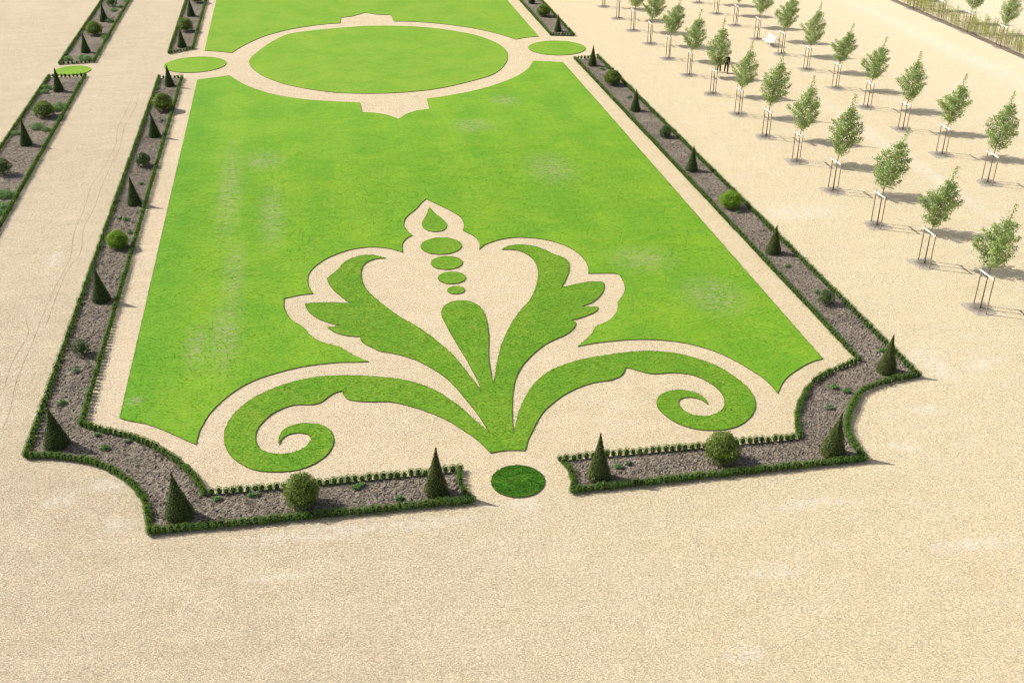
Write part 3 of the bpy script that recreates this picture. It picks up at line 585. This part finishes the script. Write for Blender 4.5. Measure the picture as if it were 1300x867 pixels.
def seedling(x, y, s, mat, label, group):
    n = int(70+110*s*s); th = rng.uniform(0, 2*math.pi, n); r = s*.22*rng.random(n)**.75; z = .05+s*.2*rng.random(n)*(1-(r/(s*.3))**2*.6)
    P = np.stack([r*np.cos(th)*1.25, r*np.sin(th), z+.02], 1); N = np.stack([np.cos(th)*.5, np.sin(th)*.5, np.ones(n)], 1); N /= np.linalg.norm(N, axis=1)[:, None]
    V, F = leaves(P, N, .10*rng.uniform(.7, 1.3, n), .055*rng.uniform(.7, 1.3, n), rng, .8)
    o = obj('perennial', quad_mesh('perennial', V, F, [M[mat]]), None, (x, y, .02))
    tag(o, label, 'perennial', group)
NEARS = {'L': [(-11.85, 41.84, 'corner cone'), (-6.3, 35.86, 'lower corner cone'), (3.76, 35.6, 'cone at the front end'), (-1.55, 35.7, 'front round bush'), (-11.85, 55.8, 'first cone above the corner'), (-11.6, 69.7, 'second cone above the corner'), (-11.6, 83.5, 'third cone above the corner'), (-11.6, 97.2, 'fourth cone above the corner'), (-12, 49.9, 'thin dull bush'), (-11.8, 62.8, 'lime green ball bush')],
 'R': [(26.4, 41.3, 'corner cone'), (20.8, 35.3, 'leaning lower corner cone'), (10.5, 35.4, 'cone at the front end'), (15.9, 35.7, 'front round bush'), (26.4, 55.3, 'first cone above the corner'), (26.2, 69.5, 'second cone above the corner'), (26.2, 83.7, 'third cone above the corner'), (26.2, 97.6, 'fourth cone above the corner'), (26.4, 62.5, 'bright rounded bush'), (26.4, 91.4, 'large round bush')],
 'O': [(-20.75, 97.2, 'nearest cone'), (-20.75, 83.1, 'second near cone'), (-20.4, 110.2, 'third cone'), (-20.4, 123.2, 'farthest cone'), (-20.6, 90, 'wide olive bush'), (-20.5, 117.2, 'far olive bush')]}
BN = {'L': 'left bed', 'R': 'right bed', 'O': 'outermost left bed'}
for k, pts in (('L', SEED_L), ('R', SEED_R), ('O', SEED_O)):
    for i, q in enumerate(pts):
        x, y = q[:2]; nb = min(NEARS[k], key=lambda a: math.dist(a[:2], (x, y)))
        pale = (i % 3 == 1) and k != 'O'; s = random.uniform(.5, .8) if k != 'O' else random.uniform(1.3, 2.2)
        dx, dy = x-nb[0], y-nb[1]
        side = ('beyond' if dy > 0 else 'in front of') if abs(dy) > abs(dx) else ('right of' if dx > 0 else 'left of')
        seedling(x, y, s, 'seed_pale' if pale else 'seed_leaf', '%s perennial in the %s, %s its %s' % ('pale green' if pale else 'fresh green', BN[k], side, nb[2]), 'perennials %s the %s of the %s' % (side, nb[2], BN[k]))

# ---------------------------------------------------------------- staked young trees
TH = 5.85
def tree_meshes(rg):
    H = TH*rg.uniform(.98, 1.06); Lx = rg.uniform(.5, .85); Ly = rg.uniform(-.1, .15); cb = 2.72
    def axis(z):
        t = max(0, (z-1.9)/(H-1.9)); return Vector((Lx*t**1.4, Ly*t**1.4, z))
    pts = [axis(z) for z in np.linspace(-.05, H-.35, 12)]
    parts = [tube(pts, [.047-.040*(i/11)**.8 for i in range(12)], 7)]
    LP = []; LN = []
    nb = 38; wide = rg.uniform(.95, 1.12); ph = rg.uniform(0, 6)
    for i in range(nb):
        t = (i+.5)/nb; z = cb-.35+(t**1.05)*(H-cb-.55)
        # silhouette: broad in the lower third, drawn to a thin tip
        prof = 1.08*wide*min(1, .50+1.9*t)*(1-max(0, t-.22)/.80)**.85*rg.uniform(.70, 1.14)+.10
        a = i*2.4+ph+rg.uniform(-.5, .5); b0 = axis(z); up = prof*rg.uniform(.55, .95)
        tip = b0+Vector((math.cos(a)*prof+.10, math.sin(a)*prof, up)); p1 = b0.lerp(tip, .5)+Vector((0, 0, -.06*prof))
        parts.append(tube([b0, p1, tip], [.014, .009, .004], 4))
        ns = max(3, int(prof*9))
        for tt in np.linspace(.28, 1.03, ns):
            base = b0.lerp(p1, tt*2) if tt < .5 else p1.lerp(tip, (tt-.5)*2)
            sp = .13 if tt < .85 else .085
            for _ in range(19):
                q = rg.normal(size=3)*sp; LP.append((base.x+q[0], base.y+q[1], base.z+q[2]*.85)); LN.append((math.cos(a)*.4, math.sin(a)*.4, .8))
    for z in np.linspace(H-.9, H+.12, 12):
        p = axis(z)
        for _ in range(7):
            q = rg.normal(size=3)*(.035+.10*(H+.15-z)); LP.append((p.x+q[0], p.y+q[1], p.z+q[2]*.6)); LN.append((.2, 0, .8))
    P = np.array(LP); N = np.array(LN); n = len(P)
    V, F = leaves(P, N, .115*rg.uniform(.7, 1.25, n), .070*rg.uniform(.7, 1.25, n), rg, .95)
    VT, FT = join(*parts)
    return mesh_from('trunk', VT, FT, [M['bark']], True), quad_mesh('crown', V, F, [M['tree_leaf']])
TM = [tree_meshes(rng) for _ in range(7)]
def stake_mesh(s):
    V, F = tube([(0, s*.60, -.05), (.0, s*.60, 2.18)], [.036, .034], 8); return mesh_from('stake', V, F, [M['stake']], False)
SM = [stake_mesh(-1), stake_mesh(1)]
V, F = join(box(-.055, 0, 2.07, .028, 1.34, .10)); BM = mesh_from('crossbar', V, F, [M['board']])
V, F = join(box(-.02, 0, 1.18, .02, 1.24, .05)); BM2 = mesh_from('lower_rail', V, F, [M['stake']])
V, F = join(box(-.01, 0, 1.96, .10, .13, .045)); TIE = mesh_from('tree_tie', V, F, [M['core']])
def pit_mesh(rg):
    pts = []
    for k in range(40):
        a = 2*math.pi*k/40; c, s = math.cos(a), math.sin(a); q = .74/max(abs(c), abs(s))**.72
        q *= 1+.09*math.sin(3*a+rg.uniform(0, .4))+rg.uniform(-.05, .05); pts.append((q*c, q*s*1.08))
    V = [(0, 0, .05)]; F = []
    for ring, (f, z) in enumerate(((.25, .045), (.6, .03), (1., .003))):
        V += [(x*f, y*f, z+(rg.uniform(-.012, .02) if ring < 2 else 0)) for x, y in pts]
    for k in range(40):
        k2 = (k+1) % 40; F.append((0, 1+k, 1+k2)); F += [(1+k, 41+k, 41+k2, 1+k2), (41+k, 81+k, 81+k2, 41+k2)]
    return mesh_from('tree_pit', V, F, [M['pit']])
PM = [pit_mesh(rng) for _ in range(5)]
def tree(x, y, v, label, slabel, group, sgroup, rail=False):
    rz = random.uniform(-.35, .35); s = random.uniform(.93, 1.06)
    root = empty('young_tree', (x, y, 0), rz); tr, cr = TM[v % len(TM)]
    obj('trunk', tr, root); obj('crown', cr, root); root.scale = (s, s, s)
    tag(root, label, 'tree', group)
    st = empty('tree_support', (x+random.uniform(-.03, .03), y+random.uniform(-.05, .05), 0), random.uniform(-.05, .05))
    st.location.x -= .07
    for m in SM: obj('stake', m, st)
    b = obj('crossbar', BM, st); b.rotation_euler.x = random.uniform(-.02, .02)
    if rail: obj('lower_rail', BM2, st)
    obj('tree_tie', TIE, st)
    tag(st, slabel, 'tree stakes', sgroup)
    tag(obj('tree_pit', PM[v % len(PM)], None, (x+random.uniform(-.1, .1), y+random.uniform(-.1, .1), .001), random.choice((0, 1.571, 3.14))+random.uniform(-.1, .1)), kind='structure')
names = ['nearest', 'second', 'third', 'fourth', 'fifth', 'sixth', 'seventh', 'eighth', 'ninth', 'tenth', 'eleventh', 'twelfth', 'thirteenth', 'fourteenth', 'fifteenth']
Y1 = [46.68, 52.46, 58.2, 64.34, 70.18, 75.78, 81.38, 87.23, 93.2, 99.01, 104.8, 110.48, 115.92, 121.81]
Y2 = [63.93, 69.82, 75.59, 81.43, 87.24, 93.2, 98.91, 104.89, 110.75, 116.38, 122.08, 127.9]
for i, y in enumerate(Y1):
    tree(34.68-.0125*(y-46), y, i*3+(i//5), 'young leafy tree, %s from the front in the row closest to the flower bed' % names[i],
         'stakes with white crossbar holding the %s tree of the row by the flower bed' % names[i],
         'young trees in the row closest to the flower bed', 'tree stakes in the row closest to the flower bed', i > 4)
for i, y in enumerate(Y2):
    tree(45.7-.011*(y-63), y, i*2+1+(i//4), 'young leafy tree, %s from the front in the second row, level with the bench' % names[i],
         'stakes with white crossbar holding the %s tree of the second row' % names[i],
         'young trees in the second row', 'tree stakes in the second row', i > 3)
Y3 = [92.1, 97.93, 103.92, 109.25, 115.14, 121.0]
for i, y in enumerate(Y3[1:]):
    tree(67.95, y, i*2+2, 'young leafy tree, %s from the right in the far planted strip' % names[i+0].replace('nearest', 'first'),
         'stakes with white crossbar holding the %s tree from the right in the planted strip' % names[i].replace('nearest', 'first'),
         'young trees in the far planted strip', 'tree stakes in the far planted strip', True)

# planted strip along the far path
stp = [(67.55, 80), (67.55, 135), (68.35, 135), (68.35, 80)]
me = slab('planting_strip', stp, 0, .05, M['soil'], M['soil']); tag(obj('planting_strip', me), kind='structure')
parts = []; SP = []; SN = []
for k in range(900):
    x = random.choice((67.95, 68.7, 69.5, 70.2))+random.uniform(-.25, .25); y = random.uniform(84, 134); h = random.uniform(.8, 1.75)
    dx, dy = random.uniform(-.15, .15), random.uniform(-.15, .15)
    parts.append(tube([(x, y, 0), (x+dx*.4, y+dy*.4, h*.5), (x+dx, y+dy, h)], [.013, .010, .005], 3))
    clump = .5+.5*math.sin(y*.55+1.2)
    for j in range(int(14+34*clump*random.random())):
        t = random.uniform(.25, 1.05); SP.append((x+dx*t+random.gauss(0, .09), y+dy*t+random.gauss(0, .09), h*t)); SN.append((0, 0, 1))
V, F = join(*parts); nS = len(V); nF = len(F)
LV, LF = leaves(np.array(SP), np.array(SN, float), rng.uniform(.08, .15, len(SP)), rng.uniform(.04, .07, len(SP)), rng, .9)
me = mesh_from('hedge_saplings', [tuple(v) for v in V]+LV.tolist(), F+(LF+nS).tolist(), [M['stem'], M['sapling']], midx=[0]*nF+[1]*len(LF))
tag(obj('hedge_saplings', me), 'thin yellow green saplings growing along the far planted strip', 'saplings', kind='stuff')

# ---------------------------------------------------------------- bench
b = empty('garden_bench', (45.45, 102.5, 0), 0)
def bpart(nm, *bx):
    V, F = join(*bx); me = mesh_from(nm, V, F, [M['bench']]); o = obj(nm, me, b)
    md = o.modifiers.new('bevel', 'BEVEL'); md.width = .006; md.segments = 1; return o
bpart('seat', *[box(-.24+.095*i, 0, .44, .08, 1.86, .03) for i in range(6)])
bpart('backrest', box(.31, 0, .90, .035, 1.86, .09), box(.29, 0, .54, .035, 1.86, .07), *[box(.30, -.86+.1075*i, .72, .02, .06, .30) for i in range(17)])
for s in (-1, 1):
    bpart('leg', box(-.26, s*.93, .32, .06, .06, .64)); bpart('leg', box(.29, s*.93, .46, .06, .06, .92))
    bpart('armrest', box(.0, s*.93, .655, .62, .08, .035))
    bpart('side_rail', box(.01, s*.93, .39, .5, .035, .07))
bpart('seat_rail', box(-.26, 0, .385, .03, 1.8, .07))
tag(b, 'white slatted bench with armrests standing between two trees of the second row', 'bench')

# ---------------------------------------------------------------- people
def skin_mesh(name, V, E, Rr, mat, sub=2, root=0):
    me = bpy.data.meshes.new(name); me.from_pydata(V, E, []); me.update()
    o = bpy.data.objects.new(name, me); col.objects.link(o)
    sk = o.modifiers.new('skin', 'SKIN'); sk.use_smooth_shade = True; sk.branch_smoothing = .5
    for i, r in enumerate(Rr):
        d = me.skin_vertices[0].data[i]; d.radius = r if isinstance(r, tuple) else (r, r); d.use_root = (i == root)
    ss = o.modifiers.new('sub', 'SUBSURF'); ss.levels = sub; ss.render_levels = sub
    dg = bpy.context.evaluated_depsgraph_get(); ev = o.evaluated_get(dg)
    m2 = bpy.data.meshes.new_from_object(ev); m2.name = name; m2.materials.clear(); m2.materials.append(mat)
    m2.polygons.foreach_set('use_smooth', [True]*len(m2.polygons))
    bpy.data.objects.remove(o); bpy.data.meshes.remove(me)
    return m2
SKIN = plain('skin', (.48, .30, .21), .55, .3, .05); HAIR = plain('dark_hair', (.035, .025, .018), .6, .3, .3)
def cloth(n, c): return plain(n, c, .85, .15, .18, 12, .004)
def person(x, y, rz, stride, h, top, trou, shoe, label):
    root = empty('person', (x, y, .0), rz); k = h/1.76
    V = []; E = []; Rr = []
    def v(p, r, parent=None):
        V.append((p[0]*k, p[1]*k, p[2]*k)); Rr.append(tuple(q*k for q in r) if isinstance(r, tuple) else r*k)
        if parent is not None: E.append((parent, len(V)-1))
        return len(V)-1
    pel = v((0, 0, .95), (.15, .10)); wa = v((0, 0, 1.10), (.13, .09), pel); ch = v((0, -.01, 1.32), (.165, .105), wa)
    nk = v((0, 0, 1.47), .055, ch); hb = v((0, -.01, 1.56), .070, nk); hm = v((0, -.01, 1.66), (.076, .092), hb); v((0, 0, 1.735), (.05, .06), hm)
    J = {}
    for s in (-1, 1):
        f = s*stride
        hip = v((s*.095, 0, .88), .088, pel); kn = v((s*.10, -.16*f-.03*abs(stride), .49), .056, hip)
        ba = .10 if f < 0 else 0
        an = v((s*.10, -.24*f+ba*abs(stride), .09+ba*abs(stride)), .038, kn); v((s*.11, -.24*f-.16+ba*abs(stride), .045), (.038, .028), an)
        sh = v((s*.185, 0, 1.40), .062, ch); el = v((s*.245, .10*f+.02, 1.13), .042, sh); wr = v((s*.25, .18*f-.08, .90), .028, el)
        pm = v((s*.25, .19*f-.10, .83), (.036, .018), wr)
        for q in range(4): 
            fx = s*.25; fy = .19*f-.135+.022*q; a = v((fx, fy, .78), .0095, pm); v((fx-s*.012, fy-.004, .735-.006*(q in (1, 2))), .008, a)
        a = v((s*.25-s*.02, .19*f-.15, .83), .010, pm); v((s*.25-s*.03, .19*f-.165, .79), .0085, a)
        J[s] = (V[hip], V[kn], V[an], V[sh], V[el], V[wr])
    body = obj('body', skin_mesh('body', V, E, Rr, SKIN), root)
    # nose and ears are raised on the same head in a second pass: small solid forms joined to the body mesh
    import bmesh
    bm = bmesh.new(); bm.from_mesh(body.data)
    def blob(c, s):
        r = bmesh.ops.create_icosphere(bm, subdivisions=2, radius=1)
        for w in r['verts']: w.co = Vector((w.co.x*s[0], w.co.y*s[1], w.co.z*s[2]))*k+Vector(c)*k
    blob((0, -.105, 1.635), (.013, .022, .022)); blob((.083, 0, 1.64), (.012, .02, .032)); blob((-.083, 0, 1.64), (.012, .02, .032))
    blob((0, -.098, 1.598), (.026, .008, .007)); blob((.032, -.095, 1.662), (.013, .007, .007)); blob((-.032, -.095, 1.662), (.013, .007, .007))
    bm.to_mesh(body.data); bm.free()
    def garment(nm, chains, mat, grow):
        VV = []; EE = []; RR = []
        for ch_ in chains:
            prev = ch_[0] if isinstance(ch_[0], int) else None
            for p, r in (ch_[1:] if prev is not None else ch_):
                VV.append(p); RR.append(tuple(q+grow for q in r) if isinstance(r, tuple) else r+grow)
                if prev is not None: EE.append((prev, len(VV)-1))
                prev = len(VV)-1
        obj(nm, skin_mesh(nm, VV, EE, RR, mat), root)
    S = lambda p: tuple(q*k for q in p)
    def low(a, b, t): return tuple(a[i]+(b[i]-a[i])*t for i in range(3))
    garment('trousers', [[(S((0, 0, .96)), (.152*k, .105*k))], [0, (S((0, 0, 1.05)), (.135*k, .095*k))]]+[[0, (J[s][0], .092*k), (J[s][1], .066*k), (low(J[s][1], J[s][2], 1.0), .056*k)] for s in (-1, 1)], trou, .012*k)
    garment('jacket', [[(S((0, 0, 1.10)), (.14*k, .10*k))], [0, (S((0, 0, .93)), (.155*k, .11*k))], [0, (S((0, -.01, 1.32)), (.185*k, .13*k)), (S((0, -.002, 1.41)), (.16*k, .11*k)), (S((0, 0, 1.49)), .060*k)]]+[[3, (J[s][3], .080*k), (J[s][4], .052*k), (low(J[s][4], J[s][5], .9), .038*k)] for s in (-1, 1)], top, .014*k)
    HV = []; keepf = []
    for q in SV:
        HV.append(((q[0]*.089)*k, (q[1]*.106+.008)*k, (1.672+q[2]*.102)*k))
    for f in SF:
        c = sum((Vector(SV[i_].tolist()) for i_ in f), Vector())/3
        if c.z > .28 or (c.y > .05 and c.z > -.75): keepf.append(f)
    o = obj('hair', mesh_from('hair', HV, keepf, [HAIR], True), root); md = o.modifiers.new('thickness', 'SOLIDIFY'); md.thickness = .012; md.offset = .5
    for s in (-1, 1):
        a = J[s][2]; p2 = (a[0]+.012*s*k, a[1]-.18*k, max(.035, a[2]-.05*k))
        me = skin_mesh('shoe', [(a[0], a[1]+.03*k, a[2]-.03*k), (a[0], a[1]-.05*k, a[2]-.035*k), p2], [(0, 1), (1, 2)], [(.058*k, .060*k), (.058*k, .052*k), (.056*k, .042*k)], shoe); obj('shoe', me, root)
    tag(root, label, 'person'); return root
person(37.06, 93.75, .35, .35, 1.74, cloth('black_knit', (.03, .03, .033)), cloth('black_trousers', (.018, .018, .022)), plain('pale_shoe', (.6, .57, .52), .6), 'person in black trousers and pale shoes behind a tree crown, left of the other')
person(37.62, 93.35, -.2, .9, 1.78, cloth('dark_green_coat', (.02, .028, .018)), cloth('maroon_trousers', (.085, .035, .022)), plain('brown_shoe', (.05, .03, .02), .6), 'person in dark coat and maroon trousers mid stride behind a tree crown')

# ---------------------------------------------------------------- light, sky, camera
SUN_EL, SUN_AZ = R(41.), R(152.)                     # azimuth counted from +X
d = Vector((-math.cos(SUN_EL)*math.cos(SUN_AZ), -math.cos(SUN_EL)*math.sin(SUN_AZ), -math.sin(SUN_EL)))
L = bpy.data.lights.new('sun', 'SUN'); L.energy = 5.0; L.angle = R(.5); L.color = (1, .955, .88)
lo = bpy.data.objects.new('sun', L); lo.rotation_euler = d.to_track_quat('-Z', 'Y').to_euler(); lo.location = (-60, 60, 80); col.objects.link(lo)
w = bpy.data.worlds.new('World'); scene.world = w; w.use_nodes = True
nt = w.node_tree; bg = nt.nodes['Background']; sk = nt.nodes.new('ShaderNodeTexSky'); sk.sky_type = 'NISHITA'
sk.sun_disc = False; sk.sun_elevation = SUN_EL; sk.sun_rotation = math.pi/2-SUN_AZ; sk.air_density = 1.; sk.dust_density = 1.5
hs = nt.nodes.new('ShaderNodeHueSaturation'); hs.inputs['Saturation'].default_value = .55; nt.links.new(sk.outputs[0], hs.inputs['Color']); nt.links.new(hs.outputs[0], bg.inputs[0]); bg.inputs[1].default_value = .12

cam = bpy.data.cameras.new('camera'); co = bpy.data.objects.new('camera', cam); col.objects.link(co); scene.camera = co
cam.sensor_width = 36; cam.sensor_fit = 'HORIZONTAL'; cam.lens = 1386.79/1300*36; cam.clip_end = 3000; cam.clip_start = .5
pit, rol, yaw = 5.08656e-01, 6.7456e-03, -1.901175e-01
r0 = Vector((1, 0, 0)); u0 = Vector((0, math.sin(pit), math.cos(pit))); f0 = Vector((0, math.cos(pit), -math.sin(pit)))
rr = r0*math.cos(rol)+u0*math.sin(rol); uu = -r0*math.sin(rol)+u0*math.cos(rol)
m = Matrix((rr, uu, -f0)).transposed(); m = Matrix.Rotation(yaw, 3, 'Z') @ m
co.matrix_world = Matrix.Translation((0, 0, 27)) @ m.to_4x4()

vs = scene.view_settings; vs.view_transform = 'Standard'; vs.look = 'None'; vs.gamma = 1; vs.exposure = .49
scene.cycles.filter_width = 1.15
scene.render.resolution_x = 1024; scene.render.resolution_y = 682

for o in scene.objects:
    if 'label' in o and len(o['label'].split()) > 16: print('LONG', len(o['label'].split()), o['label'])
